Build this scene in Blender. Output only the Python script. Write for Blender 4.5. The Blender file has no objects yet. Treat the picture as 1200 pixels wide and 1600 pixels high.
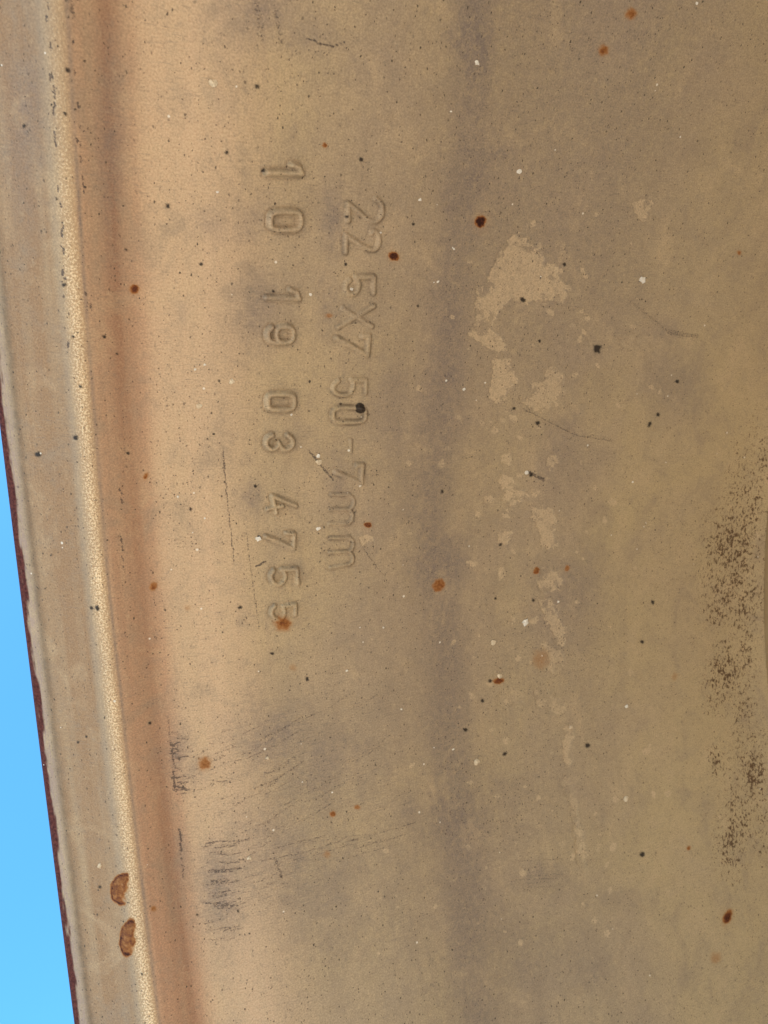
import bpy, math, random
import numpy as np
from mathutils import Matrix, Vector

rng = np.random.default_rng(7)
random.seed(7)
scene = bpy.context.scene
col = scene.collection
MM = 0.001
AXLE = 0.270                       # height of the wheel's axle above the ground (m)

# ------------------------------------------------------------------ camera
CAM_MM = np.array([0.0, 0.0, 126.8])          # in the wheel's own frame (mm, axle = x axis)
RIGHT = np.array([0.88150583, -0.13776013, -0.45162996])
DOWN = np.array([-0.11120731, 0.86901207, -0.48213168])
FWD = np.array([0.45889041, 0.47522644, 0.75071927])
FPX = 1150.0
cd = bpy.data.cameras.new('camera')
cam = bpy.data.objects.new('camera', cd)
col.objects.link(cam)
cd.sensor_fit = 'VERTICAL'
cd.sensor_height = 36.0
cd.lens = FPX / 1600 * 36.0
cd.dof.use_dof = True
cd.dof.focus_distance = 0.136
cd.dof.aperture_fstop = 40.0
cd.clip_start = 0.005
cd.clip_end = 1000.0
m = Matrix.Identity(4)
for i in range(3):
    m[i][0], m[i][1], m[i][2] = RIGHT[i], -DOWN[i], -FWD[i]
    m[i][3] = CAM_MM[i] * MM
m[2][3] += AXLE
cam.matrix_world = m
scene.camera = cam

# ------------------------------------------------------------------ sky, sun, exposure
SUN = Vector((-0.17, -0.10, 0.975)).normalized()
world = bpy.data.worlds.new('World')
scene.world = world
world.use_nodes = True
wn = world.node_tree
sky = wn.nodes.new('ShaderNodeTexSky')
sky.sky_type = 'NISHITA'
sky.sun_disc = False
sky.sun_elevation = math.asin(SUN.z)
sky.sun_rotation = math.atan2(SUN.x, SUN.y)
sky.air_density = 1.0
sky.dust_density = 0.3
sky.ozone_density = 6.0
bg = wn.nodes['Background']
bg.inputs['Strength'].default_value = 0.15
tint = wn.nodes.new('ShaderNodeMix'); tint.data_type = 'RGBA'; tint.blend_type = 'MULTIPLY'
tint.inputs[0].default_value = 1.0
tint.inputs[7].default_value = (0.47, 0.98, 1.05, 1)          # the camera's own cyan rendering of a clear sky
wn.links.new(sky.outputs[0], tint.inputs[6])
wn.links.new(tint.outputs[2], bg.inputs['Color'])
sl = bpy.data.lights.new('sun', 'SUN')
sl.energy = 4.0
sl.angle = math.radians(0.5)
sl.color = (1.0, 0.95, 0.87)
so = bpy.data.objects.new('sun', sl)
col.objects.link(so)
so.rotation_euler = SUN.to_track_quat('Z', 'Y').to_euler()
scene.view_settings.view_transform = 'Standard'
scene.view_settings.look = 'None'
scene.view_settings.gamma = 1.0
scene.view_settings.use_curve_mapping = False
scene.view_settings.exposure = 1.2
scene.cycles.max_bounces = 10
scene.cycles.diffuse_bounces = 6
scene.cycles.glossy_bounces = 4

# ------------------------------------------------------------------ the wheel's profile
XS = np.arange(0.0, 200.0, 0.05)
SLOPE = [(0, -.92), (11.6, -.95), (13.4, -.75), (14.8, -.12), (16.0, .05), (18.5, .16), (20.5, .10), (23.0, -.20), (26.0, -.34),
         (32.0, -.32), (40.0, -.12), (60.0, -.08), (70.0, .02), (78.0, .07), (86.0, .03), (98.0, -.06),
         (130.0, -.05), (160.0, -.07), (169.0, -.14), (174.0, -.30), (200.0, -.30)]
sx, sv = zip(*SLOPE)
SL = np.interp(XS, sx, sv)
k = np.exp(-0.5 * (np.arange(-40, 41) * .05 / .7) ** 2); k /= k.sum()
SL = np.convolve(np.pad(SL, 40, mode='edge'), k, 'valid')
RR = np.concatenate([[0], np.cumsum((SL[1:] + SL[:-1]) / 2 * .05)])
RR = RR - np.interp(13.6, XS, RR) + 252.0


def R_of(x):
    return np.interp(x, XS, RR)


def at(px, py):
    """point of the barrel's inner face seen at a point of the survey picture -> (x mm, arc mm)"""
    d = RIGHT * ((px - 600) / FPX) + DOWN * ((py - 800) / FPX) + FWD
    d = d / np.linalg.norm(d)
    lo, hi = 60.0, 420.0
    for _ in range(40):
        t = .5 * (lo + hi)
        p = CAM_MM + d * t
        if math.hypot(p[1], p[2]) > R_of(np.clip(p[0], 0, 199)):
            hi = t
        else:
            lo = t
    return np.array([p[0], math.atan2(p[1], p[2]) * 250.0])


def chart(px, py):
    """centre and 2x2 map mm -> survey units round it"""
    c = at(px, py)
    J = np.stack([(at(px + 2, py) - at(px - 2, py)) / 4, (at(px, py + 2) - at(px, py - 2)) / 4], 1)
    return c, np.linalg.inv(J)


# grid lines along the profile: outer skin -> rounded lip -> inner face
def spacing(bounds):
    out = [bounds[0][0]]
    for (a, b, h) in bounds:
        n = max(1, int(round((b - a) / h)))
        out += list(a + (b - a) * (np.arange(n) + 1) / n)
    return np.array(out)


xin = spacing([(1.9, 16, .16), (16, 41, .2), (41, 69, .14), (69, 110, .24), (110, 150, .3), (150, 180.6, .34)])
pin = np.stack([xin, R_of(xin)], 1)
# lip: the plate's edge, 5 mm thick, rolled over
tdir = np.array([-.735, .678]); nout = np.array([.678, .735])
lip0 = pin[0]
r1 = 1.3
c1 = lip0 + nout * r1
arc = []
for a in np.linspace(math.pi / 2, 0, 12)[1:]:
    arc.append(c1 + tdir * r1 * math.cos(a) - nout * r1 * math.sin(a))
c2 = c1 + nout * 2.2
for a in np.linspace(0, math.pi / 2, 6):
    arc.append(c2 + tdir * r1 * math.cos(a) + nout * r1 * math.sin(a))
outer = [(xx, float(R_of(xx)) + (6.5 if xx > 17 else 5.6)) for xx in (7.5, 11, 15, 18, 22, 28, 36, 48, 60, 80, 100, 120, 140, 160, 175, 180.6)]
prof = np.array(outer[::-1] + [tuple(q) for q in arc[::-1]])
NL = len(prof)
prof = np.concatenate([prof, pin])
NP = len(prof)
XC = np.concatenate([np.full(NL, -1.0), xin])          # x chart; negative on the lip and outside
lip_s = np.zeros(NP); lip_s[len(outer):NL] = 1.0

arcs = spacing([(-70, 6, .27), (6, 112, .17), (112, 170, .25), (170, 245, .34)])
full = 2 * math.pi * 250
arcs_rest = spacing([(245, full - 70, 11.0)])[1:-1]
AC = np.concatenate([arcs, arcs_rest])
NA = len(AC)
ND = len(arcs)

H = np.zeros((NP, NA))                                   # relief towards the axle (mm)
W = {n: np.zeros((NP, NA), np.float32) for n in
     ('rust', 'patch', 'film_shade', 'grime', 'speck', 'chip', 'scuff', 'ridge_glint', 'liprust', 'lipbare', 'pale', 'flange_shade', 'peach', 'groove_shade', 'brush')}
LAB = np.zeros((NP, NA), np.int32)                       # piece of the surface each point belongs to
PIECES = []                                              # (name, label)


def window(c, rad):
    i0 = NL + np.searchsorted(xin, c[0] - rad); i1 = NL + np.searchsorted(xin, c[0] + rad)
    j0 = np.searchsorted(arcs, c[1] - rad); j1 = np.searchsorted(arcs, c[1] + rad)
    return slice(i0, i1), slice(j0, j1)


def local(px, py, rad_px):
    c, M = chart(px, py)
    sc = 1 / math.sqrt(abs(np.linalg.det(M)))
    rmm = rad_px / min(np.linalg.svd(M)[1])
    si, sj = window(c, rmm)
    dx = (XC[si] - c[0])[:, None]; dy = (AC[sj] - c[1])[None, :]
    return si, sj, M[0, 0] * dx + M[0, 1] * dy, M[1, 0] * dx + M[1, 1] * dy, sc


_lat = rng.random((64, 64))


def vnoise(u, v):
    iu = np.floor(u).astype(int); iv = np.floor(v).astype(int)
    fu = u - iu; fv = v - iv
    fu = fu * fu * (3 - 2 * fu); fv = fv * fv * (3 - 2 * fv)
    a = _lat[iu % 64, iv % 64]; b = _lat[(iu + 1) % 64, iv % 64]
    c = _lat[iu % 64, (iv + 1) % 64]; d = _lat[(iu + 1) % 64, (iv + 1) % 64]
    return (a * (1 - fu) + b * fu) * (1 - fv) + (c * (1 - fu) + d * fu) * fv


def fbm(u, v, o=4):
    s = 0; a = .5
    for _ in range(o):
        s = s + a * vnoise(u, v); u = u * 2.03 + 7.1; v = v * 2.03 + 3.7; a *= .5
    return s


def sstep(a, b, x):
    t = np.clip((x - a) / (b - a), 0, 1)
    return t * t * (3 - 2 * t)


def piece(name, label, si, sj, mask):
    PIECES.append((name, label))
    sub = LAB[si, sj]
    sub[mask & (sub == 0)] = len(PIECES)


def seg_dist(U, V, pts):
    d = np.full(U.shape, 1e9)
    for (a, b) in zip(pts[:-1], pts[1:]):
        ax, ay = a; bx, by = b
        L = (bx - ax) ** 2 + (by - ay) ** 2 + 1e-9
        t = np.clip(((U - ax) * (bx - ax) + (V - ay) * (by - ay)) / L, 0, 1)
        d = np.minimum(d, np.hypot(U - ax - t * (bx - ax), V - ay - t * (by - ay)))
    return d


def smooth(pts, n=2, closed=False):
    pts = [np.array(q, float) for q in pts]
    for _ in range(n):
        out = [] if closed else [pts[0]]
        rngp = range(len(pts)) if closed else range(len(pts) - 1)
        for i in rngp:
            a, b = pts[i], pts[(i + 1) % len(pts)]
            out += [a * .75 + b * .25, a * .25 + b * .75]
        if not closed:
            out.append(pts[-1])
        pts = out
    if closed:
        pts.append(pts[0])
    return pts


# ------------------------------------------------------------------ stamped characters
def ring(x0, x1, y0, y1, e=.5):
    pts = []
    cx, cy = (x0 + x1) / 2, (y0 + y1) / 2
    for t in np.linspace(0, 2 * math.pi, 33):
        c, s = math.cos(t), math.sin(t)
        pts.append((cx + (x1 - x0) / 2 * math.copysign(abs(c) ** e, c), cy + (y1 - y0) / 2 * math.copysign(abs(s) ** e, s)))
    return pts


def stamp(ch, strokes, half, height, grime=.5, line='first'):
    height *= 2.4 if line == 'first' else 1.75
    allp = np.array([q for s in strokes for q in s])
    cx, cy = allp.mean(0)
    rad = np.hypot(allp[:, 0] - cx, allp[:, 1] - cy).max() + half * 2 + 8
    si, sj, U, V, _ = local(cx, cy, rad)
    d = np.full(U.shape, 1e9)
    for s in strokes:
        d = np.minimum(d, seg_dist(U + cx, V + cy, s))
    wob = (fbm(U * .11 + 9 + cx, V * .11 + cy, 3) - .45)
    d = d + wob * 1.6
    wear = .8 + .4 * fbm(U * .05 + cx * .3, V * .05 + 5, 2)
    h = height * wear * (1 - sstep(half * .30, half * 1.45, d))
    h -= height * .14 * np.exp(-((d - half * 1.45) / (half * .4)) ** 2)
    H[si, sj] = np.maximum(H[si, sj], 0) * (d > half * 2.2) + h + 0
    grime *= .6
    foot = np.exp(-((d - half * 1.15) / 2.1) ** 2) * sstep(.30, .62, fbm(U * .07 + 31, V * .07 + cx, 3))
    W['grime'][si, sj] = np.maximum(W['grime'][si, sj], grime * foot)
    W['film_shade'][si, sj] = np.maximum(W['film_shade'][si, sj], .5 * grime * np.exp(-((d - half * 1.5) / 5) ** 2))
    word = {'-': 'hyphen', 'X': 'letter X', 'm': 'letter m'}.get(ch, 'digit ' + ch)
    piece('stamped_character', 'raised stamped %s in the %s line of the rim stamping' % (word, line), si, sj, d < half * 1.7)


F1 = .34
stamp('1', [[(418, 270), (470, 271)], [(470, 271), (466, 262), (456, 258)]], 5.2, F1 * 1.15)
stamp('0', [ring(422, 469, 331, 359)], 4.6, F1 * 1.15)
stamp('1', [[(416, 465), (467, 467)], [(467, 467), (463, 457), (453, 453)]], 4.2, F1 * .8)
stamp('9', [ring(431, 458, 510, 535, .8), smooth([(452, 534), (440, 536), (422, 534), (417, 526), (418, 517), (424, 512)])], 4.2, F1)
stamp('0', [ring(418, 459, 616, 640)], 4.2, F1)
stamp('3', [smooth([(449, 680), (456, 686), (457, 696), (450, 702), (441, 702), (436, 695), (434, 691)]),
            smooth([(434, 695), (430, 701), (422, 702), (416, 697), (415, 690), (418, 683), (425, 680)])], 3.8, F1)
stamp('4', [[(462, 790), (425, 775)], [(425, 776), (431, 801)], [(418, 795), (441, 790)]], 3.4, F1 * .8)
stamp('7', [[(415, 838), (458, 856), (459, 834), (447, 833)]], 3.4, F1 * .85)
stamp('5', [smooth([(441, 890), (446, 899), (442, 910), (432, 914), (424, 907), (422, 898), (427, 891)]), [(440, 890), (463, 889), (465, 911)]], 3.6, F1 * .85)
stamp('5', [smooth([(442, 948), (445, 957), (440, 967), (431, 968), (424, 961), (424, 953), (429, 947)]), [(442, 948), (461, 944), (461, 960)]], 3.4, F1 * .7)
F2 = .26
L2 = 'second'
stamp('2', [smooth([(587, 311), (597, 319), (597, 337), (588, 347), (576, 345), (562, 333), (546, 320)]), [(544, 318), (544, 345)]], 4.0, F2, .7, L2)
stamp('2', [smooth([(580, 365), (585, 360), (592, 369), (593, 380), (586, 391), (575, 390), (560, 381), (543, 369)]), [(541, 368), (540, 394)]], 3.8, F2, .8, L2)
stamp('5', [smooth([(556, 434), (561, 445), (557, 457), (547, 461), (539, 454), (540, 443), (546, 438)]), [(556, 433), (584, 433), (584, 458)]], 4.2, F2, .7, L2)
stamp('X', [[(536, 482), (581, 510)], [(528, 512), (584, 478)]], 3.6, F2 * .8, .6, L2)
stamp('7', [[(527, 529), (573, 555), (576, 525), (567, 526)]], 4.4, F2, .6, L2)
stamp('5', [[(549, 593), (572, 594), (571, 614)], smooth([(552, 596), (552, 608), (545, 617), (530, 618), (520, 611), (521, 602), (529, 595)])], 3.4, F2 * .9, .85, L2)
stamp('0', [ring(520, 571, 637, 660, .6)], 3.6, F2, 1.0, L2)
stamp('-', [[(548, 688), (548, 706)]], 2.6, F2 * .5, .3, L2)
stamp('7', [[(525, 738), (564, 755), (566, 727), (558, 727)]], 4.0, F2, .8, L2)
stamp('m', [[(518, 773), (545, 773)], smooth([(545, 773), (553, 779), (552, 791), (545, 796)]), [(516, 796), (546, 796)],
            smooth([(545, 796), (551, 802), (550, 813), (544, 817)]), [(515, 818), (545, 818)]], 2.8, F2 * .75, .6, L2)
stamp('m', [[(516, 841), (545, 840)], smooth([(545, 840), (552, 845), (551, 857), (545, 862)]), [(516, 863), (546, 862)],
            smooth([(545, 862), (551, 868), (551, 878), (545, 882)]), [(517, 887), (546, 881)]], 2.8, F2 * .75, .75, L2)


# ------------------------------------------------------------------ wear with a place of its own
def blob(px, py, rx, ry=None, rot=0, key='rust', amt=1., soft=.6, rough=.35, bump=0, name=None, label=None):
    ry = ry or rx
    R = max(rx, ry)
    si, sj, U, V, _ = local(px, py, R * 2.3 + 4)
    c, s = math.cos(rot), math.sin(rot)
    u = (U * c + V * s) / rx; v = (-U * s + V * c) / ry
    d = np.hypot(u, v) + (fbm(U * 2.2 / R + px, V * 2.2 / R + py, 4) - .47) * rough * 2
    val = amt * (1 - sstep(1 - soft, 1 + soft, d))
    W[key][si, sj] = np.maximum(W[key][si, sj], val)
    if bump:
        H[si, sj] += bump * (1 - sstep(.1, 1.1, d))
    if name:
        piece(name, label, si, sj, d < 1.15)
    return si, sj, d


RUST = 'rust_spot'
for (x, y, rx, ry, amt, soft, lab) in [
        (507, 227, 4, 4, .6, .5, None), (615, 400, 8, 7, .95, .45, 'dark red rust spot beside the second line of stamping'),
        (750, 346, 8, 9, 1, .5, 'dark rust pit with a brown halo'), (210, 452, 7, 7, .85, .6, 'rust spot beside the granular ridge'),
        (685, 914, 10, 11, .56, .35, 'round orange brown rust spot'), (442, 974, 13, 12, .6, .7, 'orange rust bloom under the last stamped digit'),
        (320, 1193, 11, 11, .55, .7, 'soft orange rust spot between the scuffs'), (845, 1030, 15, 15, .32, .6, 'pale ring of rust'),
        (779, 1064, 8, 5, .75, .5, 'small rust spot with a chip'), (520, 1272, 5, 5, .6, .5, None), (558, 1261, 5, 4, .5, .5, None),
        (511, 1335, 6, 6, .35, .8, None), (575, 820, 6, 4, .8, .5, None), (514, 493, 7, 4, .4, .7, None), (228, 744, 4, 6, .6, .6, None),
        (240, 916, 6, 8, .6, .7, None), (240, 1420, 5, 5, .5, .6, None), (293, 950, 5, 5, .3, .8, None), (1155, 395, 4, 4, .5, .6, None),
        (986, 22, 9, 9, .6, .7, 'brown rust smear near the top edge'), (943, 79, 8, 9, .6, .7, 'brown rust smear below the other smear'),
        (1076, 1325, 3, 4, .6, .5, None), (1137, 1433, 6, 12, .85, .6, 'dark slanting rust streak low on the right'), (1118, 1497, 8, 10, .35, .8, None),
        (458, 1043, 6, 6, .3, .8, None), (838, 892, 5, 6, .6, .3, None), (886, 888, 4, 6, .5, .5, None), (1054, 1057, 5, 7, .3, .7, None)]:
    blob(x, y, rx, ry, 0.4 if rx < ry else 0, 'rust', amt, soft, .35, .10 if amt > .5 else 0, RUST if lab else None, lab)
    blob(x, y, rx * 2.4, ry * 2.4, 0, 'rust', amt * .16, .8)
for (x, y, rx, ry, rot) in [(190, 1389, 17, 25, .18), (202, 1466, 15, 29, .12)]:
    si, sj, U, V, _ = local(x, y, 60)
    cu, su = math.cos(rot), math.sin(rot)
    uu = (U * cu + V * su) / rx; vv = (-U * su + V * cu) / ry
    nn = fbm(U * .12 + x, V * .12 + y, 4) - .45
    d = np.hypot(np.where(uu < 0, uu, uu * .9), vv) + nn * .35
    cut = 1 - sstep(.25, .75, uu + nn * .8)                  # the ridge's granular highlight covers its right side
    val = (.45 + .40 * fbm(U * .2 + y, V * .2, 3)) * (1 - sstep(.85, 1.08, d))
    val = np.maximum(val, (.70 + .9 * np.maximum(0, nn + .2)) * np.exp(-((d - .93) / .13) ** 2))
    val = np.maximum(val, .55 * np.exp(-((np.hypot(uu - .1, vv + .05) + nn * .4) / .28) ** 2))
    val = np.maximum(val, .5 * np.exp(-((d - .55) / .10) ** 2) * (uu < .2))
    W['rust'][si, sj] = np.maximum(W['rust'][si, sj], val * cut)
    H[si, sj] += .30 * (1 - sstep(.3, 1.1, d)) * cut
    piece('rust_blister', 'upper rust blister on the granular ridge' if y < 1400 else 'lower rust blister on the granular ridge', si, sj, (d < 1.15) & (cut > .02))

for (x, y, r) in [(118, 684, 5), (933, 545, 7), (840, 661, 3.5), (691, 768, 3.5), (480, 1061, 4.5), (425, 1021, 3.2), (1004, 1335, 4.5),
                  (918, 1165, 5), (262, 322, 4), (314, 413, 3), (354, 238, 3), (411, 266, 3), (427, 455, 3), (541, 338, 3.2), (540, 413, 3.2),
                  (646, 350, 2.5), (653, 478, 2), (405, 839, 4), (375, 949, 3.2), (484, 596, 2.4), (532, 631, 2.2), (817, 468, 4.2), (843, 533, 2.6),
                  (882, 413, 3), (803, 638, 2.4), (1015, 663, 3.2), (1028, 648, 3.4), (833, 938, 3.2), (782, 851, 3), (1003, 1003, 3),
                  (789, 1178, 3), (402, 135, 4), (100, 445, 3.5), (152, 950, 3.5), (143, 950, 3), (122, 1160, 2.6), (135, 1151, 2.2), (234, 1130, 2.6),
                  (156, 1386, 3), (372, 1424, 2.6), (308, 1429, 2.6), (222, 1522, 2.6), (200, 708, 3.4), (163, 526, 3.2), (183, 553, 2.4),
                  (114, 526, 2.6), (126, 604, 2.4), (342, 595, 2.4), (334, 678, 2), (298, 796, 2.4), (258, 953, 2.2), (774, 935, 2.4), (766, 1064, 3.2),
                  (1020, 941, 4), (754, 1095, 3), (727, 1140, 3), (60, 710, 5), (38, 197, 3), (106, 110, 4), (102, 178, 3), (197, 390, 2.4), (830, 742, 4),
                  (1058, 596, 4), (564, 249, 4), (399, 760, 3)]:
    blob(x, y, r * .82, r * .82 * random.uniform(.7, 1.5), random.uniform(0, 3), 'grime', 1.15, .45, .6, .06)
si, sj, d = blob(562, 638, 7.5, 8, 0, 'grime', 1.3, .15, .25, .5, 'tar_drop', 'black drop of tar stuck on the zero of the second stamped line')

# lighter flat patches where the top film has come off
def patch(pts, ox, oy, s, amt=1., label=None):
    P = [(ox + a / s, oy + b / s) for a, b in pts]
    A = np.array(P); cx, cy = A.mean(0)
    rad = np.hypot(A[:, 0] - cx, A[:, 1] - cy).max() + 8
    si, sj, U, V, _ = local(cx, cy, rad)
    nu = (fbm(U * .22 + cx, V * .22, 4) - .46) * 13; nv = (fbm(U * .22, V * .22 + cy, 4) - .46) * 13
    X = U + cx + nu; Y = V + cy + nv
    ins = np.zeros(X.shape, bool)
    n = len(P)
    for i in range(n):
        x1, y1 = P[i]; x2, y2 = P[(i + 1) % n]
        ins ^= ((y1 > Y) != (y2 > Y)) & (X < (x2 - x1) * (Y - y1) / (y2 - y1 + 1e-9) + x1)
    d = seg_dist(X, Y, P + [P[0]]) * np.where(ins, -1, 1)
    W['patch'][si, sj] = np.maximum(W['patch'][si, sj], amt * (1 - sstep(-1.2, 1.2, d)) * (1 - .7 * sstep(.54, .62, fbm(X * .09 + cx, Y * .09, 5)) * (d > -14)))
    H[si, sj] -= .09 * (1 - sstep(-1.1, .9, d))
    if label:
        piece('bare_patch', label, si, sj, d < 1.5)


patch([(430, 220), (500, 215), (560, 270), (595, 300), (590, 345), (655, 325), (668, 400), (705, 445), (715, 500), (690, 525), (640, 515), (560, 510),
       (520, 520), (440, 500), (400, 540), (370, 600), (350, 640), (400, 690), (430, 750), (400, 765), (340, 745), (290, 700), (235, 670), (270, 640),
       (285, 560), (270, 530), (290, 450), (340, 430), (335, 380), (370, 330), (380, 290), (420, 270)], 650, 300, 3, .85, 'largest pale patch, ragged, right of the dark band')
patch([(360, 780), (440, 780), (450, 830), (480, 880), (430, 940), (420, 980), (380, 990), (340, 965), (345, 930), (355, 870)], 650, 300, 3, .95, 'pale tongue shaped patch below the largest patch')
patch([(600, 830), (650, 820), (700, 870), (690, 940), (640, 1000), (600, 1030), (560, 1048), (530, 1000), (485, 985), (485, 955), (540, 960), (560, 920), (530, 900), (600, 880)], 650, 300, 3, .6, 'pale hook shaped patch')
patch([(390, 1235), (430, 1225), (455, 1250), (440, 1285), (400, 1275)], 650, 300, 3, .8, 'small round pale patch')
patch([(610, 1240), (660, 1240), (680, 1270), (640, 1290), (620, 1310)], 650, 300, 3, .6, 'small angular pale patch')
patch([(390, 1340), (440, 1330), (460, 1360), (450, 1390), (500, 1400), (530, 1420), (500, 1450), (440, 1470), (405, 1450), (410, 1400), (385, 1370)], 650, 300, 3, .95, 'pale lobed patch')
patch([(315, 1440), (340, 1425), (365, 1435), (350, 1465), (320, 1465)], 650, 300, 3, .8)
patch([(540, 30), (640, 50), (660, 100), (650, 170), (665, 225), (620, 240), (590, 220), (580, 170), (565, 130), (540, 80)], 650, 780, 3, .75, 'pale upright patch')
patch([(390, 160), (450, 155), (445, 190), (430, 225), (395, 210), (385, 185)], 650, 780, 3, .8, 'small pale wedge shaped patch')
patch([(590, 320), (640, 330), (690, 375), (680, 430), (600, 435), (565, 410), (580, 360)], 650, 780, 3, .85, 'pale squarish patch')
patch([(570, 480), (620, 465), (650, 500), (680, 570), (700, 650), (690, 690), (650, 670), (620, 600), (600, 540)], 650, 780, 3, .75, 'long pale streak of a patch')
patch([(425, 570), (460, 545), (470, 565), (440, 590)], 650, 780, 3, .9)
patch([(670, 755), (700, 785), (680, 790)], 650, 780, 3, .8)
patch([(1010, 60), (1050, 25), (1100, 25), (1120, 60), (1090, 100), (1080, 150), (1050, 130), (1020, 100)], 650, 300, 3, .7, 'lone pale patch near the upper right')
patch([(690, 1290), (740, 1330), (760, 1480), (780, 1620), (750, 1700), (730, 1480), (710, 1400), (680, 1340)], 650, 780, 3, .45, 'faint pale streak low on the rim')
patch([(563, 840), (567, 836), (573, 834), (580, 837), (583, 844), (581, 851), (574, 855), (566, 853), (563, 847)], 0, 0, 1, .8, 'round pale drip mark beside the letters')
patch([(910, 440), (950, 430), (940, 470), (915, 480)], 400, 250, 1.6, .35)
patch([(600, 700), (640, 690), (690, 720), (700, 760), (660, 770), (640, 820), (610, 800), (620, 750)], 650, 780, 3, .55)
patch([(560, 900), (600, 880), (640, 930), (690, 940), (700, 1000), (640, 1010), (600, 980), (560, 960)], 650, 780, 3, .5)
patch([(690, 1080), (730, 1050), (745, 1120), (720, 1180), (740, 1240), (700, 1260), (690, 1180)], 650, 780, 3, .6)
patch([(400, 900), (440, 870), (500, 920), (480, 980), (420, 1000), (380, 960)], 650, 780, 3, .4)
patch([(740, 1500), (780, 1540), (800, 1650), (790, 1760), (760, 1720), (750, 1600)], 650, 780, 3, .6)
for _ in range(190):
    a = rng.normal(860, 110); b = rng.uniform(330, 1500)
    r = rng.uniform(1.5, 6)
    blob(a, b, r, r * rng.uniform(.6, 1.8), rng.uniform(0, 3), 'patch', rng.uniform(.3, .95), .25, .7)


def broad(px, py, rx, ry, key, amt, rot=0., nz=1.):
    """soft cloud of grime or film, ragged by noise"""
    si, sj, U, V, _ = local(px, py, max(rx, ry) * 2.2)
    c, s = math.cos(rot), math.sin(rot)
    u = (U * c + V * s) / rx; v = (-U * s + V * c) / ry
    g = np.exp(-(u * u + v * v) * 1.1)
    n = fbm(U / 40 + px, V / 40 + py, 4)
    W[key][si, sj] = np.maximum(W[key][si, sj], np.clip(amt * g * (1 - nz * .6 + nz * 1.3 * n), 0, 1))


for (x, y, rx, ry, a, rot) in [
        (745, 60, 60, 170, .9, 0), (728, 290, 45, 150, 1., .04), (700, 480, 55, 150, .8, .05), (700, 620, 55, 120, .8, 0), (668, 770, 50, 120, .7, .05),
        (685, 880, 55, 80, .95, 0), (700, 1050, 60, 150, .6, 0), (715, 1290, 60, 150, .85, 0), (750, 1450, 60, 150, .6, -.1), (760, 240, 120, 60, .6, 0),
        (520, 350, 22, 70, .7, 0), (512, 470, 24, 60, .7, 0), (405, 480, 45, 55, .7, .6), (395, 345, 30, 40, .6, .6), (392, 780, 28, 30, .7, 0),
        (530, 745, 22, 60, .6, 0), (620, 640, 60, 180, .55, 0), (850, 380, 70, 90, .5, 0), (880, 700, 60, 120, .5, 0), (880, 930, 90, 120, .55, 0),
        (440, 1140, 80, 60, .75, -.6), (500, 1200, 120, 90, .6, -.6), (430, 1330, 90, 90, .6, 0), (520, 1400, 120, 120, .5, 0), (400, 20, 70, 60, .7, 0),
        (480, 60, 60, 40, .5, 0), (600, 120, 120, 120, .4, 0), (1050, 600, 60, 70, .6, 0), (1040, 520, 60, 30, .5, .3), (850, 1370, 70, 40, .6, 0),
        (800, 1240, 90, 60, .55, 0), (640, 1300, 70, 120, .5, 0), (1000, 120, 200, 160, .45, 0), (1100, 400, 140, 150, .3, 0), (790, 1500, 120, 110, .55, 0),
        (330, 350, 40, 30, .4, .3), (40, 200, 40, 160, .5, 0), (170, 220, 25, 160, .5, 0), (900, 1520, 100, 80, .4, 0)]:
    broad(x, y, rx, ry, 'film_shade', a, rot)

# shading of the rim's shallow valley painted as a continuous mauve band
pts = np.array([at(px_, py_) for px_, py_ in [(748, -120), (745, 0), (738, 150), (722, 330), (700, 470), (690, 600), (672, 760), (682, 880), (700, 1050), (715, 1250), (735, 1450), (750, 1700)]])
o_ = np.argsort(pts[:, 1])
cb = np.interp(AC, pts[o_, 1], pts[o_, 0])[None, :]
uu_ = XC[:, None]; vv_ = AC[None, :]
wb = 7.5 + 5 * (fbm(vv_ * .04 + 2, uu_ * 0 + 5, 3) - .45)
dd_ = (uu_ - cb + 5 * (fbm(uu_ * .07, vv_ * .05 + 8, 4) - .45)) / wb
ab = .55 + .9 * (fbm(vv_ * .03 + 20, uu_ * .02 + 1, 3) - .3)
W['film_shade'][:] = np.maximum(W['film_shade'], np.where(uu_ > 0, np.clip(ab * 1.1, .78, 1) * np.exp(-dd_ ** 2), 0))
for (x, y, rx, ry, a) in [(450, 1150, 110, 90, 1.), (560, 1230, 150, 90, .8), (450, 1370, 120, 90, .9), (620, 1420, 120, 120, .6), (700, 1180, 100, 90, .5), (560, 1120, 90, 60, .8),
                          (980, 250, 130, 160, .6), (900, 100, 100, 120, .5), (400, 480, 50, 60, .7), (850, 380, 60, 60, .4), (520, 960, 70, 60, .6)]:
    broad(x, y, rx, ry, 'brush', a, 0, .7)

for (x, y, rx, ry, a) in [(345, 1390, 38, 85, .75), (345, 1345, 30, 30, .6), (280, 1190, 20, 48, .75), (300, 1205, 40, 30, .5), (285, 1330, 14, 50, .5), (440, 1150, 70, 55, .5), (600, 1120, 60, 60, .4)]:
    broad(x, y, rx, ry, 'film_shade', a, 0, 1.)
    broad(x, y, rx * .8, ry * .9, 'brush', .8, 0, 1.)
W['film_shade'][:] = np.maximum(W['film_shade'], np.where(XC[:, None] > 0, .30 * sstep(48, 62, XC[:, None]) * (1 - sstep(108, 135, XC[:, None])) + .28 * sstep(60, 90, XC[:, None]) * (1 - sstep(20, 60, AC[None, :])), 0))

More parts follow.
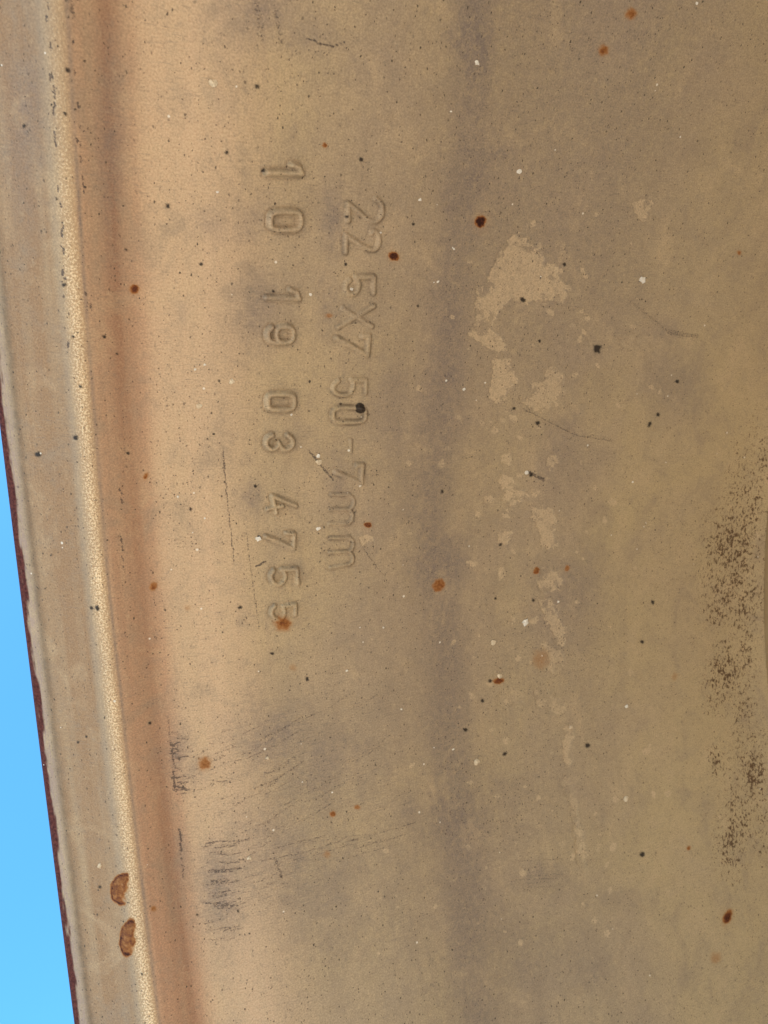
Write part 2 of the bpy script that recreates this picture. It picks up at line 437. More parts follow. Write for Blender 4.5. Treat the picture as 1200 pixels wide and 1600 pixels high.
# speck density
W['speck'][NL:, :] = .30
for (x, y, rx, ry, a) in [(860, 560, 120, 260, .6), (870, 1050, 130, 180, .85), (820, 330, 90, 120, .6), (470, 360, 120, 120, .55), (500, 820, 110, 160, .5),
                          (790, 1250, 130, 150, .7), (1080, 900, 90, 200, .7), (600, 1250, 200, 160, .45), (290, 740, 60, 200, .6), (600, 60, 250, 100, .5), (300, 250, 70, 120, .55)]:
    broad(x, y, rx, ry, 'speck', a)

# flaked area along the right
for (x, y, rx, ry, a) in [(1150, 880, 34, 120, 1.), (1175, 800, 22, 120, .75), (1125, 930, 30, 60, .75), (1135, 1050, 28, 55, 1.), (1120, 1075, 22, 36, .9),
                          (1165, 1000, 20, 90, .7), (1178, 1210, 22, 60, 1.), (1155, 1270, 26, 50, .85), (1140, 1320, 22, 50, .85), (1160, 1110, 20, 60, .55),
                          (1120, 1190, 14, 30, .6), (1190, 720, 14, 60, .5), (1192, 1290, 12, 60, .6), (1160, 750, 26, 60, .6), (1140, 850, 40, 70, .8), (1165, 940, 30, 70, .8), (1170, 1180, 30, 80, .7), (1110, 900, 16, 60, .5)]:
    broad(x, y, rx, ry, 'chip', a, 0, .8)

# scuffs: ragged dark rubber marks, short strokes side by side
def scuff(pts, width, amt):
    width = max(width, 1.3)
    A = np.array(pts, float); cx, cy = A.mean(0)
    rad = np.hypot(A[:, 0] - cx, A[:, 1] - cy).max() + width * 3 + 3
    si, sj, U, V, _ = local(cx, cy, rad)
    d = seg_dist(U + cx + (fbm(U * .2 + cx, V * .2, 2) - .4) * 4, V + cy + (fbm(U * .12, V * .12 + cy, 2) - .4) * 2.5, [tuple(q) for q in A])
    W['scuff'][si, sj] = np.maximum(W['scuff'][si, sj], amt * (1 - sstep(width * .3, width * 1.3, d)))


ROWS = [1316, 1322, 1334, 1348, 1358, 1361, 1377, 1383, 1389, 1394, 1401, 1410, 1416, 1419, 1441, 1448, 1454, 1470]
for y in ROWS:                                               # comb of marks low on the left
    for q in range(3):
        yy = y + rng.uniform(-2.5, 2.5)
        x0 = 318 + (y - 1316) * .03 + rng.uniform(-5, 26); L = rng.uniform(10, 50)
        scuff([(x0, yy), (x0 + L * .6, yy - .5), (x0 + L, yy - 3)], rng.uniform(1.1, 1.8), rng.uniform(.12, .55))
    x1 = 372 + rng.uniform(-8, 8)
    scuff([(x1, y - 4), (x1 + 40, y - 18), (x1 + 90, y - 44)], 1.3, rng.uniform(.08, .32))
    if rng.random() < .5:
        scuff([(278 + rng.uniform(-2, 6), y - 6), (300 + rng.uniform(0, 14), y - 2)], 1.3, rng.uniform(.1, .4))
for i in range(34):
    y = 1146 + rng.uniform(0, 96)
    x0 = 262 + (y - 1146) * .06 + abs(rng.normal(0, 9)); L = rng.uniform(4, 22)
    scuff([(x0, y), (x0 + L, y + rng.uniform(-5, 4))], rng.uniform(1.2, 2.0), rng.uniform(.2, .9) * (1 - min(.7, (x0 - 262) / 60)))
for i in range(26):
    x0 = rng.uniform(285, 350); y = 1195 + rng.uniform(-45, 60)
    L = rng.uniform(20, 60)
    scuff([(x0, y), (x0 + L, y - L * rng.uniform(.15, .5))], 1.3, rng.uniform(.1, .45))
for (x, y0, y1, a) in [(263, 1120, 1160, .35), (268, 1160, 1195, .5), (270, 1205, 1232, .6), (280, 1296, 1314, .6), (281, 1318, 1330, .8), (284, 1340, 1372, .35), (187, 765, 772, .5), (188, 778, 786, .5), (188, 838, 848, .6), (190, 853, 860, .5), (190, 870, 876, .5), (192, 884, 889, .4), (190, 905, 925, .2), (193, 690, 712, .28)]:
    scuff([(x, y0), (x + 3, y1)], 2.2, a)
for i in range(46):                                          # fan of fine streaks
    x0 = rng.uniform(320, 560); y0 = 1260 - (x0 - 320) * .45 + rng.uniform(-90, 110)
    L = rng.uniform(25, 90)
    scuff([(x0, y0), (x0 + L * .5, y0 - L * .22), (x0 + L, y0 - L * .55)], rng.uniform(1.0, 2.0), rng.uniform(.12, .36))
for i in range(14):
    y = 1335 + rng.uniform(-25, 25); x0 = rng.uniform(400, 560)
    scuff([(x0, y), (x0 + rng.uniform(40, 110), y - rng.uniform(5, 30))], 1.2, rng.uniform(.15, .45))
for i in range(9):
    y = 1345 + i * 6; scuff([(812 + rng.uniform(-8, 8), y), (880 + rng.uniform(-25, 15), y - 3)], 1.6, rng.uniform(.1, .35))
for (P, w, a) in [([(480, 62), (520, 72), (538, 66)], 1.6, .7), ([(348, 705), (356, 790), (366, 882)], .8, .55), ([(384, 830), (394, 900), (405, 985)], .8, .4),
                  ([(483, 705), (500, 725), (520, 750)], 2, .5), ([(985, 470), (1040, 515), (1060, 520)], 3, .25), ([(1045, 520), (1090, 525)], 5, .32),
                  ([(568, 858), (600, 900)], 1, .35), ([(432, 1345), (440, 1370)], 3, .4), ([(400, 885), (415, 878)], 1.8, .7), ([(826, 738), (850, 750)], 3, .55), ([(860, 720), (1000, 728)], 2, .2),
                  ([(820, 640), (900, 680), (960, 690)], 1.2, .4), ([(430, 20), (440, 70)], 6, .26), ([(110, 0), (116, 30)], 4, .4), ([(400, 0), (410, 60)], 7, .25)]:
    scuff(P, w, a)
for i in range(30):                                          # specks lining the ridge
    yy = rng.uniform(0, 560); xx = 72 + yy * .065 + rng.uniform(-3, 3)
    scuff([(xx, yy), (xx + 1, yy + rng.uniform(2, 12))], rng.uniform(1.2, 2.4), rng.uniform(.4, .9))
for i in range(16):
    yy = rng.uniform(0, 480); xx = 112 + yy * .055 + rng.uniform(-4, 4)
    scuff([(xx, yy), (xx + 1, yy + rng.uniform(2, 14))], rng.uniform(1.2, 2.6), rng.uniform(.3, .7))

# granular ridge: highlight along the bend painted as a pale, coarse strip
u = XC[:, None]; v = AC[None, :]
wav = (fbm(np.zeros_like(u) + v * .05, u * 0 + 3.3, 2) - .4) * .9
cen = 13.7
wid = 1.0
W['ridge_glint'][:] = np.where(u > 0, sstep(-wid - 1.2, -wid + .9, u - cen - wav * .4) * (1 - sstep(wid * .2, wid + 1.1, u - cen - wav * .7)) * (.55 + .45 * sstep(-5, 45, v)), 0)
# reddish tone of the bead seat, coloured in to offset the cyan skylight
w1 = (fbm(u * .05, v * .03 + 4, 3) - .45) * 8
sl1 = fbm(u * .8 + 3, v * .03, 4); sl2 = fbm(u * 1.4 + 13, v * .05 + 6, 4)
W['pale'][:] = np.where(u > 0, sstep(14, 15.5, u) * (1 - sstep(23, 27, u + w1 * .4)) * (.6 + .7 * sl1), .4)
W['pale'][:] *= np.where(u > 0, np.clip(.75 + v / 300, .5, 1.3), 1)
W['peach'][:] = np.where(u > 0, sstep(22.5, 26, u + w1 * .3) * (1 - sstep(32, 47, u + w1)) * (.7 + .5 * sl1), 0)  # light on the slope past the groove, put into the colour
W['groove_shade'][:] = np.where(u > 0, np.exp(-((u - 20.6 - w1 * .15) / 2.5) ** 2) * (.25 + 1.1 * sl1) + .35 * np.exp(-((u - 16.6) / .9) ** 2) * sl2 * 1.6, 0)  # shade in the groove painted as a red-brown band
W['flange_shade'][:] = np.where(u > 0, (1 - sstep(10.8, 12.6, u)) * sstep(3.3, 4.6, u) * (.45 + .9 * sl1) + .55 * np.exp(-((u - 8.6) / 1.6) ** 2) * sl2, 0)  # flange darkened in colour to offset the strong light it gets
W['film_shade'][:] = np.maximum(W['film_shade'], np.where(u > 0, .9 * np.exp(-((u - cen - 1.55 - wav * .4) / .30) ** 2) * (.2 + 1.2 * sl2), 0))
W['film_shade'][:] = np.maximum(W['film_shade'], np.where(u > 0, .4 * np.exp(-((u - cen + 1.75 - wav * .3) / .55) ** 2) * (.2 + 1.2 * sl2), 0))
# edge of the lip: worn bare, rusted round the corner
nz = fbm(u * .7 + v * 0 + 5, v * .25, 4)
edge = np.where(u > 0, u - 1.9, -1)
W['lipbare'][:] = np.where(u > 0, (1 - sstep(.5, 1.9, edge - .35 - (nz - .45) * .7)) * (.45 + 1.0 * fbm(u * 2, v * .6 + 9, 3)), 0)
W['grime'][:] = np.maximum(W['grime'], np.where(u > 0, .50 * np.exp(-((edge - 2.2 + (nz - .45) * .7) / .7) ** 2) * (.45 + .7 * fbm(u * 1.5 + 3, v * .9, 4)), 0))
ridx = np.arange(NP)[:, None]
rl = sstep(NL - 7.5, NL - 5.0, NL - 1 - ridx + NL - 9.5)
W['liprust'][:] = np.where(ridx < NL - 2, 1.0, np.where(ridx < NL + 6, sstep(.30, .55, fbm(u * 0 + ridx * .3, v * .22, 4) + .09 * (NL + 3.4 - ridx)), 0))
H[:] += .11 * (fbm(u * .06 + 2, v * .05, 3) - .45) * (u > 0)
# ragged lip corner
H[len(outer):NL, :] += .16 * (fbm(ridx[len(outer):NL] * .35, v * .8, 4) - .5)

# ------------------------------------------------------------------ materials
def mat(name):
    M = bpy.data.materials.new(name); M.use_nodes = True
    return M, M.node_tree, M.node_tree.nodes['Principled BSDF']


class NT:
    def __init__(s, t): s.t = t
    def n(s, typ, **kw):
        nd = s.t.nodes.new(typ)
        for a, b in kw.items(): setattr(nd, a, b)
        return nd
    def put(s, sock, val):
        if hasattr(val, 'is_linked') or isinstance(val, bpy.types.NodeSocket): s.t.links.new(val, sock)
        else: sock.default_value = val
    def math(s, op, a, b=0., c=0., clamp=False):
        nd = s.n('ShaderNodeMath', operation=op, use_clamp=clamp)
        for i, q in enumerate((a, b, c)): s.put(nd.inputs[i], q)
        return nd.outputs[0]
    def step(s, x, a, b):
        nd = s.n('ShaderNodeMapRange', interpolation_type='SMOOTHSTEP')
        s.put(nd.inputs[0], x); s.put(nd.inputs[1], a); s.put(nd.inputs[2], b)
        return nd.outputs[0]
    def noise(s, vec, scale, detail=3., rough=.5, dist=0.):
        nd = s.n('ShaderNodeTexNoise'); s.put(nd.inputs['Vector'], vec)
        nd.inputs['Scale'].default_value = scale; nd.inputs['Detail'].default_value = detail
        nd.inputs['Roughness'].default_value = rough; nd.inputs['Distortion'].default_value = dist
        return nd.outputs['Fac']
    def mix(s, f, a, b, mode='MIX'):
        nd = s.n('ShaderNodeMix', data_type='RGBA', blend_type=mode)
        s.put(nd.inputs[0], f)
        for sock, q in ((nd.inputs[6], a), (nd.inputs[7], b)):
            if isinstance(q, tuple): sock.default_value = (*q, 1)
            else: s.t.links.new(q, sock)
        return nd.outputs[2]
    def scale(s, vec, x, y, z=1., off=(0, 0, 0)):
        nd = s.n('ShaderNodeMapping'); s.put(nd.inputs[0], vec)
        nd.inputs['Scale'].default_value = (x, y, z); nd.inputs['Location'].default_value = off
        return nd.outputs[0]


def paint():
    M, t, b = mat('tan_wheel_paint')
    g = NT(t)
    pl = g.n('ShaderNodeAttribute', attribute_name='plan').outputs['Vector']
    ch = {}
    for nm, keys in (('wear_shade_a', ('rust', 'patch', 'film_shade')), ('wear_b', ('grime', 'speck', 'chip')), ('wear_shade_c', ('scuff', 'ridge_glint', 'liprust')), ('wear_shade_d', ('lipbare', 'pale', 'flange_shade')), ('wear_shade_e', ('peach', 'groove_shade', 'brush'))):
        sp = g.n('ShaderNodeSeparateXYZ')
        t.links.new(g.n('ShaderNodeAttribute', attribute_name=nm).outputs['Vector'], sp.inputs[0])
        for kx, o in zip(keys, sp.outputs): ch[kx] = o
    # base coat: clouds, mottling, brushed streaks round the rim, grain
    cloud = g.noise(pl, .035, 4, .55, .4)
    mott = g.noise(pl, .28, 5, .62, .5)
    grain = g.noise(pl, 3.2, 4, .7)
    streak = g.noise(g.scale(pl, 1.2, .06), 1., 4, .6)
    c = g.mix(g.step(cloud, .33, .68), (.455, .35, .245), (.50, .385, .245))
    c = g.mix(g.math('MULTIPLY', g.step(mott, .45, .72), .55), c, (.40, .305, .205))
    c = g.mix(g.math('MULTIPLY', g.step(streak, .45, .72), .45), c, (.39, .295, .21))
    sp = g.n('ShaderNodeSeparateXYZ'); t.links.new(pl, sp.inputs[0])
    c = g.mix(g.math('MULTIPLY', g.step(g.math('ADD', sp.outputs[0], g.math('MULTIPLY', g.math('SUBTRACT', cloud, .5), 120.)), 85., 165.), .65), c, (.485, .378, .228))
    c = g.mix(g.math('MULTIPLY', ch['pale'], .75, clamp=True), c, (.55, .335, .225))
    c = g.mix(g.math('MULTIPLY', ch['peach'], .72, clamp=True), c, (.64, .45, .31))
    c = g.mix(g.math('MULTIPLY', ch['groove_shade'], .85, clamp=True), c, (.34, .185, .118))
    c = g.mix(g.math('MULTIPLY', ch['flange_shade'], .90, clamp=True), c, (.335, .208, .120))
    # film of grey road dirt, together with the valley's painted shading
    fn = g.noise(pl, .8, 6, .7, .6)
    ff = g.math('MULTIPLY', ch['film_shade'], g.step(fn, .08, .66))
    c = g.mix(g.math('MULTIPLY', ff, .95), c, (.215, .175, .168))
    fb = g.noise(g.scale(pl, 1, .8, 1, (33, 5, 0)), .11, 6, .66, .9)
    c = g.mix(g.math('MULTIPLY', g.step(fb, .48, .76), .60), c, (.32, .25, .19))
    c = g.mix(g.math('MULTIPLY', g.step(fb, .50, .26), .40), c, (.58, .435, .285))
    fine = g.noise(g.scale(pl, 1.1, .9, 1, (9, 31, 0)), 1.0, 6, .72, .9)
    c = g.mix(g.math('MULTIPLY', g.step(fine, .50, .72), g.math('ADD', .38, g.math('MULTIPLY', ch['film_shade'], .35))), c, (.235, .195, .16))
    c = g.mix(g.math('MULTIPLY', g.step(fine, .46, .30), .35), c, (.56, .43, .29))
    dg = g.n('ShaderNodeMapping'); t.links.new(pl, dg.inputs[0]); dg.inputs['Rotation'].default_value = (0, 0, .62); dg.inputs['Scale'].default_value = (.35, 4.2, 1)
    sw = g.noise(dg.outputs[0], 1., 4, .7, .3)
    swz = g.step(g.noise(g.scale(pl, 1, 1, 1, (80, 3, 0)), .05, 3, .6), .42, .62)
    c = g.mix(g.math('MULTIPLY', g.math('MULTIPLY', g.step(sw, .53, .66), g.math('MAXIMUM', g.math('MULTIPLY', swz, .55), ch['brush'])), .75), c, (.25, .205, .17))
    c = g.mix(g.math('MULTIPLY', g.math('MULTIPLY', g.step(sw, .44, .32), g.math('MAXIMUM', g.math('MULTIPLY', swz, .6), ch['brush'])), .45), c, (.57, .44, .30))
    blotch = g.step(g.noise(g.scale(pl, 1, 1, 1, (40, 7, 0)), .16, 6, .68, .4), .50, .82)
    c = g.mix(g.math('MULTIPLY', blotch, .42), c, (.30, .245, .20))
    # pale patches
    pe = g.step(g.math('ADD', ch['patch'], g.math('MULTIPLY', g.math('SUBTRACT', g.noise(pl, 2.2, 3, .6), .5), .35)), .25, .6)
    c = g.mix(g.math('MULTIPLY', pe, g.math('MULTIPLY', g.math('ADD', .20, g.math('MULTIPLY', ch['patch'], .55)), g.math('ADD', .55, g.math('MULTIPLY', g.step(fine, .62, .40), .5)))), c, (.62, .475, .325))
    # granular strip: bright grains stand in for the bend's highlight
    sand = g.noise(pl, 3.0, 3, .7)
    thr = g.math('SUBTRACT', .66, g.math('MULTIPLY', g.math('ADD', ch['ridge_glint'], g.math('MULTIPLY', g.math('SUBTRACT', cloud, .5), 1.0)), .155))
    glint_col = g.mix(g.step(sand, g.math('SUBTRACT', thr, .07), g.math('ADD', thr, .07)), (.50, .32, .185), (1.0, .79, .54))
    c = g.mix(g.math('MULTIPLY', ch['ridge_glint'], g.math('ADD', .62, g.math('MULTIPLY', g.step(cloud, .35, .65), .26))), c, glint_col)
    # grain
    gf = g.step(grain, .25, .75)
    c = g.mix(.50, c, g.mix(gf, (.25, .25, .25), (.75, .75, .75)), 'OVERLAY')
    # specks, three sizes
    warp = g.n('ShaderNodeTexNoise'); t.links.new(pl, warp.inputs['Vector']); warp.inputs['Scale'].default_value = 2.6
    vm = g.n('ShaderNodeVectorMath', operation='MULTIPLY_ADD'); t.links.new(warp.outputs['Color'], vm.inputs[0]); vm.inputs[1].default_value = (.5, .5, 0); t.links.new(pl, vm.inputs[2])
    specks = None
    for sc, r, off, k in ((.55, .07, 0, .20), (1.1, .13, 13, .24), (2.1, .18, 29, .18)):
        vo = g.n('ShaderNodeTexVoronoi'); vo.voronoi_dimensions = '2D'
        t.links.new(g.scale(vm.outputs[0], 1, .8, 1, (off, off * 2, 0)), vo.inputs['Vector']); vo.inputs['Scale'].default_value = sc
        sp = g.n('ShaderNodeSeparateColor'); t.links.new(vo.outputs['Color'], sp.inputs[0])
        rad = g.math('MULTIPLY', r, g.math('ADD', .45, sp.outputs[1]))
        disc = g.math('SUBTRACT', 1., g.step(g.math('DIVIDE', vo.outputs['Distance'], rad), .65, 1.2))
        on = g.math('LESS_THAN', sp.outputs[0], g.math('MULTIPLY', ch['speck'], k * 1.6))
        q = g.math('MULTIPLY', g.math('MULTIPLY', disc, on), g.math('ADD', .35, g.math('MULTIPLY', sp.outputs[2], .6)))
        specks = q if specks is None else g.math('MAXIMUM', specks, q)
    c = g.mix(specks, c, (.065, .048, .038))
    # flaked paint
    cn = g.noise(g.scale(pl, 1.4, .9), 1.15, 5, .66, .5)
    cl = g.noise(pl, .32, 3, .6)
    den = g.math('MULTIPLY', ch['chip'], g.math('ADD', .45, g.math('MULTIPLY', g.step(cl, .36, .62), .6)))
    chip = g.step(g.math('ADD', cn, g.math('MULTIPLY', g.math('SUBTRACT', den, 1.), .19)), .435, .475)
    chip = g.math('MULTIPLY', chip, g.step(ch['chip'], .04, .2))
    c = g.mix(g.math('MULTIPLY', chip, .88), c, (.095, .048, .026))
    # rubbed rubber marks
    sn = g.noise(g.scale(pl, 2.2, 3.0), 1., 6, .8)
    sc_ = g.step(g.math('ADD', ch['scuff'], g.math('MULTIPLY', g.math('SUBTRACT', sn, .50), 3.0)), .22, .58)
    sc_ = g.math('MULTIPLY', sc_, g.step(ch['scuff'], .02, .25))
    c = g.mix(g.math('MULTIPLY', sc_, .82), c, (.075, .056, .056))
    # grime
    gn = g.noise(pl, 1.6, 4, .7)
    gr = g.math('MULTIPLY', ch['grime'], g.math('ADD', .55, g.math('MULTIPLY', gn, .8)), clamp=True)
    c = g.mix(g.math('MINIMUM', gr, .97), c, (.030, .022, .020))
    # lip
    lb = g.math('MULTIPLY', ch['lipbare'], g.step(g.noise(g.scale(pl, 3.5, .5), 1., 5, .75), .34, .62), clamp=True)
    c = g.mix(g.math('MULTIPLY', lb, .85), c, (.36, .265, .255))
    # rust
    rn = g.noise(pl, 1.7, 5, .7)
    ru = g.math('MAXIMUM', ch['rust'], 0.)
    rv = g.math('ADD', ru, g.math('MULTIPLY', g.math('SUBTRACT', rn, .5), .9))
    rcol = g.n('ShaderNodeValToRGB')
    e = rcol.color_ramp.elements
    e[0].position = .2; e[0].color = (.40, .20, .075, 1)
    e[1].position = 1.; e[1].color = (.035, .010, .008, 1)
    for p_, q_ in ((.5, (.33, .13, .035, 1)), (.75, (.15, .045, .018, 1))):
        x = e.new(p_); x.color = q_
    t.links.new(rv, rcol.inputs[0])
    c = g.mix(g.step(g.math('ADD', ru, g.math('MULTIPLY', g.math('SUBTRACT', rn, .5), g.math('MULTIPLY', ru, 1.2))), .03, .62), c, rcol.outputs[0])
    lrc = g.mix(g.step(rn, .3, .7), (.045, .010, .012), (.15, .045, .038))
    c = g.mix(ch['liprust'], c, lrc)
    # fine pale dust flecks
    vo = g.n('ShaderNodeTexVoronoi'); vo.voronoi_dimensions = '2D'; t.links.new(g.scale(pl, 1, 1, 1, (3, 51, 0)), vo.inputs['Vector']); vo.inputs['Scale'].default_value = .42
    sp = g.n('ShaderNodeSeparateColor'); t.links.new(vo.outputs['Color'], sp.inputs[0])
    on = g.math('LESS_THAN', sp.outputs[0], .010)
    dd = g.math('MULTIPLY', on, g.math('SUBTRACT', 1., g.step(g.math('DIVIDE', vo.outputs['Distance'], g.math('MULTIPLY', .075, g.math('ADD', .5, sp.outputs[1]))), .7, 1.2)))
    c = g.mix(g.math('MULTIPLY', dd, .8), c, (.85, .80, .74))
    t.links.new(c, b.inputs['Base Color'])
    # gloss and relief
    ro = g.math('ADD', .40, g.math('MULTIPLY', g.step(mott, .3, .7), .14))
    ro = g.math('ADD', ro, g.math('MULTIPLY', g.math('MAXIMUM', ru, ch['liprust']), .35))
    ro = g.math('ADD', ro, g.math('MULTIPLY', pe, .1))
    t.links.new(ro, b.inputs['Roughness'])
    b.inputs['IOR'].default_value = 1.45
    b.inputs['Specular IOR Level'].default_value = .28
    hgt = g.math('MULTIPLY', g.noise(pl, 1.1, 3, .55), .018)
    hgt = g.math('ADD', hgt, g.math('MULTIPLY', grain, .010))
    hgt = g.math('ADD', hgt, g.math('MULTIPLY', g.math('MULTIPLY', sand, ch['ridge_glint']), .16))
    hgt = g.math('SUBTRACT', hgt, g.math('MULTIPLY', g.math('MAXIMUM', chip, sc_), .02))
    hgt = g.math('ADD', hgt, g.math('MULTIPLY', specks, .02))
    bp = g.n('ShaderNodeBump'); bp.inputs['Distance'].default_value = MM; bp.inputs['Strength'].default_value = 1.0
    t.links.new(hgt, bp.inputs['Height']); t.links.new(bp.outputs[0], b.inputs['Normal'])
    return M


PAINT = paint()


def simple(name, ca, cb, sc, rough):
    M, t, b = mat(name); g = NT(t)
    tc = g.n('ShaderNodeTexCoord').outputs['Object']
    n = g.noise(tc, sc, 5, .65)
    t.links.new(g.mix(g.step(n, .3, .7), ca, cb), b.inputs['Base Color'])
    b.inputs['Roughness'].default_value = rough
    bp = g.n('ShaderNodeBump'); bp.inputs['Distance'].default_value = .0005; bp.inputs['Strength'].default_value = .5
    t.links.new(n, bp.inputs['Height']); t.links.new(bp.outputs[0], b.inputs['Normal'])
    return M


DISC = simple('tan_disc_paint', (.40, .28, .165), (.47, .335, .205), 60, .5)
WHITE = simple('white_fleck_paint', (.78, .74, .70), (.88, .86, .83), 900, .6)
CREAM = simple('cream_fleck_paint', (.62, .50, .36), (.80, .70, .56), 900, .6)
GROUND = simple('pale_sandy_ground', (.42, .325, .215), (.50, .39, .265), 9, .9)

# ------------------------------------------------------------------ ground
me = bpy.data.meshes.new('ground')
me.from_pydata([(-300, -300, 0), (300, -300, 0), (300, 300, 0), (-300, 300, 0)], [], [(0, 1, 2, 3)])
me.materials.append(GROUND)
gnd = bpy.data.objects.new('ground', me); col.objects.link(gnd); gnd['kind'] = 'structure'

# ------------------------------------------------------------------ the wheel rim
rim = bpy.data.objects.new('wheel_rim', None)
col.objects.link(rim)
rim.empty_display_size = .1
rim['label'] = 'weathered tan painted steel truck wheel rim with stamped numbers and rust spots'
rim['category'] = 'wheel rim'

phi = AC / 250.0
rad = prof[:, 1][:, None] - H * np.where(ridx < len(outer), 0, 1)
PX = np.broadcast_to(prof[:, 0][:, None], rad.shape) * MM
PY = rad * np.sin(phi)[None] * MM
PZ = rad * np.cos(phi)[None] * MM + AXLE
co = np.stack([PX, PY, PZ], -1).reshape(-1, 3).astype(np.float32)
slen = np.concatenate([[0], np.cumsum(np.hypot(*np.diff(prof, axis=0).T))])
slen = slen - np.interp(NL, np.arange(NP), slen) + xin[0]
plan = np.stack([np.broadcast_to(slen[:, None], rad.shape), np.broadcast_to(AC[None], rad.shape), np.zeros_like(rad)], -1).reshape(-1, 3).astype(np.float32)
wear = {}
for nm, keys in (('wear_shade_a', ('rust', 'patch', 'film_shade')), ('wear_b', ('grime', 'speck', 'chip')), ('wear_shade_c', ('scuff', 'ridge_glint', 'liprust')), ('wear_shade_d', ('lipbare', 'pale', 'flange_shade')), ('wear_shade_e', ('peach', 'groove_shade', 'brush'))):
    wear[nm] = np.stack([W[kk] for kk in keys], -1).reshape(-1, 3).astype(np.float32)

ii, jj = np.meshgrid(np.arange(NP - 1), np.arange(NA), indexing='ij')
jn = (jj + 1) % NA
quads = np.stack([ii * NA + jj, ii * NA + jn, (ii + 1) * NA + jn, (ii + 1) * NA + jj], -1).reshape(-1, 4)
flab = LAB[:-1, :].reshape(-1).copy()


def build(name, fsel, material, parent):
    q = quads[fsel]
    used, inv = np.unique(q, return_inverse=True)
    inv = inv.reshape(-1).astype(np.int32)
    me = bpy.data.meshes.new(name)
    me.vertices.add(len(used)); me.vertices.foreach_set('co', co[used].ravel())
    me.loops.add(len(inv)); me.loops.foreach_set('vertex_index', inv)
    me.polygons.add(len(q)); me.polygons.foreach_set('loop_start', np.arange(0, len(inv), 4, dtype=np.int32))
    me.polygons.foreach_set('use_smooth', np.ones(len(q), bool))
    for nm, arr in [('plan', plan)] + list(wear.items()):
        at_ = me.attributes.new(nm, 'FLOAT_VECTOR', 'POINT'); at_.data.foreach_set('vector', arr[used].ravel())
    me.update(calc_edges=True)
    me.materials.append(material)
    o = bpy.data.objects.new(name, me); col.objects.link(o); o.parent = parent
    return o


lipf = (np.arange(NP - 1) < NL + 6)[:, None] & np.ones((1, NA), bool)
lipf = lipf.reshape(-1) & (np.arange(NP - 1) >= len(outer) - 1).repeat(NA)
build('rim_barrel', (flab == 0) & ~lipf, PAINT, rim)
o = build('rim_lip', lipf, PAINT, rim)
o['label'] = 'rusty worn edge of the rim against the sky'
order = np.argsort(flab, kind='stable'); sl_ = flab[order]
for i, (nm, lab) in enumerate(PIECES, 1):
    a, b_ = np.searchsorted(sl_, [i, i + 1])
    if b_ > a:
        sel = order[a:b_]; sel = sel[~lipf[sel]]
        o = build(nm, sel, PAINT, rim); o['label'] = lab


def surf(px, py, lift=0.):
    x, a = at(px, py)
    r = float(R_of(x)) - lift; f = a / 250.
    return Vector((x * MM, r * math.sin(f) * MM, r * math.cos(f) * MM + AXLE)), Vector((0, -math.sin(f), -math.cos(f)))


def fleck(px, py, r_px, material, name, label=None, bms=None):
    """small curled chip of paint stuck on the metal"""
    p, n = surf(px, py)
    r = r_px / 7.5 * MM
    tx = Vector((1, 0, 0)); ty = n.cross(tx)
    k = 9; vs = []; fs = []
    lift = [rng.uniform(.1, .45) * r for _ in range(k)]
    rr = [r * rng.uniform(.6, 1.25) for _ in range(k)]
    ph = rng.uniform(0, 6)
    for lay in (0, 1):
        for i in range(k):
            a = ph + 2 * math.pi * i / k
            vs.append(p + (tx * math.cos(a) + ty * math.sin(a) * .85) * rr[i] * (1 if lay else .9) + n * (lift[i] if lay else -.02 * MM))
    vs.append(p + n * r * .42)
    for i in range(k):
        j = (i + 1) % k
        fs.append((i, j, k + j, k + i)); fs.append((k + i, k + j, 2 * k))
    if bms is not None:
        o0 = len(bms[0]); bms[0].extend(vs); bms[1].extend([tuple(q + o0 for q in f) for f in fs]); return
    me = bpy.data.meshes.new(name); me.from_pydata([tuple(v_) for v_ in vs], [], fs); me.materials.append(material)
    o = bpy.data.objects.new(name, me); col.objects.link(o); o.parent = rim
    if label: o['label'] = label


for (x, y, r, M_, lab) in [(820, 972, 7, WHITE, 'largest white chip of paint'), (745, 1190, 6, CREAM, 'cream chip of paint on the dark band'),
                           (977, 1248, 6, CREAM, 'cream chip low on the right'), (1003, 437, 6, WHITE, 'white chip on the upper right'),
                           (745, 98, 3.5, WHITE, None), (811, 268, 4, WHITE, None), (822, 738, 4, WHITE, None), (403, 842, 4, WHITE, None), (362, 596, 4, CREAM, None),
                           (311, 634, 4, CREAM, None), (498, 722, 5, CREAM, None), (497, 712, 3, WHITE, None), (549, 452, 2.5, WHITE, None), (725, 608, 3, WHITE, None),
                           (497, 826, 3.5, WHITE, None), (542, 772, 3, WHITE, None), (333, 130, 5, CREAM, None), (770, 1004, 5, CREAM, None), (780, 1056, 5, CREAM, None),
                           (979, 1104, 4, WHITE, None), (892, 1136, 4, CREAM, None), (389, 1340, 4, CREAM, None), (156, 1352, 4, CREAM, None), (418, 1184, 3, CREAM, None)]:
    fleck(x, y, r, M_, 'paint_chip', lab)
B = ([], [])
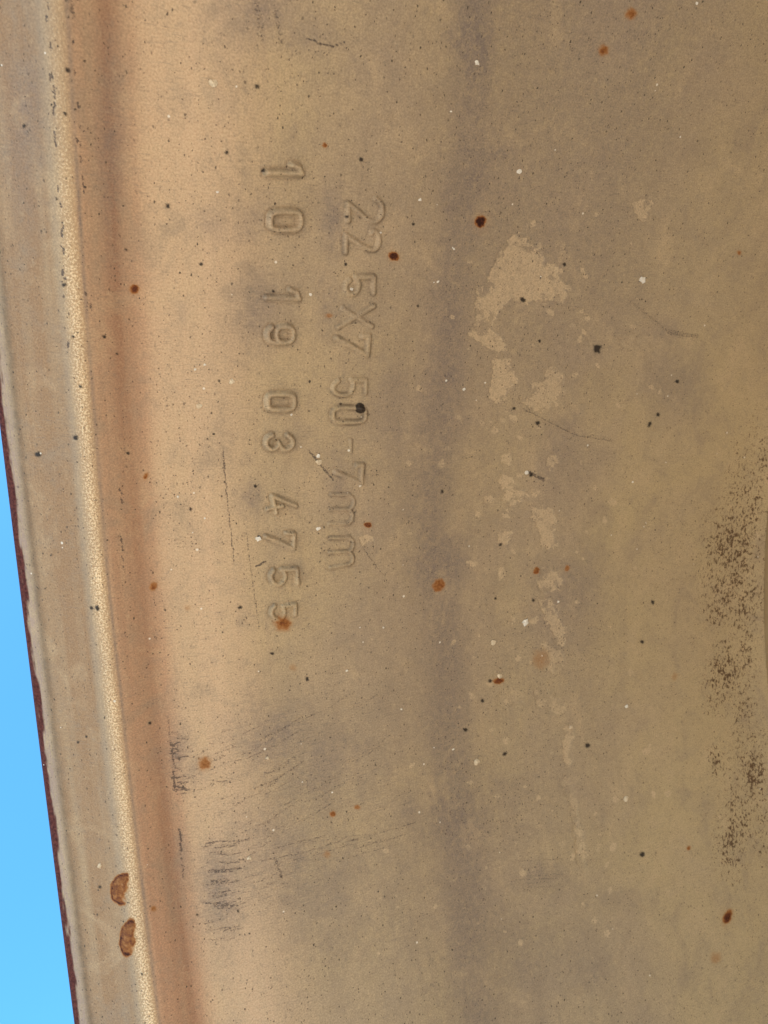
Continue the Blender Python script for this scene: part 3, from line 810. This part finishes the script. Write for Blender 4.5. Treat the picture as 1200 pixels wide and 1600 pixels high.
for (x, y) in [(684, 440), (678, 1168), (457, 527), (485, 460), (455, 648), (470, 698), (709, 389), (678, 441), (758, 598), (697, 595), (656, 312), (707, 387), (320, 570),
               (1088, 5), (542, 1048), (404, 1049), (519, 1238), (708, 1171), (845, 432), (627, 1108), (305, 577), (320, 810), (301, 832), (278, 776), (340, 300)] + \
              [(rng.uniform(250, 1150), rng.uniform(20, 1580)) for _ in range(12)]:
    fleck(x, y, rng.uniform(1.1, 2.3), WHITE, '', None, B)
me = bpy.data.meshes.new('dust_specks'); me.from_pydata([tuple(v_) for v_ in B[0]], [], B[1]); me.materials.append(WHITE)
o = bpy.data.objects.new('dust_specks', me); col.objects.link(o); o.parent = rim; o['kind'] = 'stuff'


# ------------------------------------------------------------------ disc and far flange (beyond the right of the picture)
def lathe(name, pts, n, material, thick=0., skip=None):
    vs, fs = [], []
    for (x, r) in pts:
        for j in range(n):
            a = 2 * math.pi * j / n
            vs.append((x * MM, r * math.sin(a) * MM, r * math.cos(a) * MM + AXLE))
    for i in range(len(pts) - 1):
        for j in range(n):
            if skip and skip(i, j): continue
            k_ = (j + 1) % n
            fs.append((i * n + j, i * n + k_, (i + 1) * n + k_, (i + 1) * n + j))
    me = bpy.data.meshes.new(name); me.from_pydata(vs, [], fs); me.materials.append(material)
    me.polygons.foreach_set('use_smooth', np.ones(len(fs), bool))
    o = bpy.data.objects.new(name, me); col.objects.link(o); o.parent = rim
    if thick:
        md = o.modifiers.new('plate', 'SOLIDIFY'); md.thickness = thick; md.offset = 0
    return o


Rend = float(R_of(180.6))
lathe('wheel_disc', [(180.2, Rend + 2), (181.2, Rend - 1.2), (182.5, Rend - 4), (185, Rend - 12), (187, Rend - 28), (187, Rend - 44), (187, Rend - 58), (185, Rend - 74), (181, 150), (181, 132), (181, 110), (181, 88)],
      240, DISC, .007, lambda i, j: (i in (4, 5) and (j % 24) < 9) or (i == 9 and (j % 24) in (4, 5, 6)))
lathe('far_flange', [(180.6, Rend), (196, Rend - .5), (204, 250), (210, 255), (214, 262), (216, 266), (216, 270), (213, 270), (209, 262), (203, 256), (180.6, Rend + 6.5)], 240, DISC)
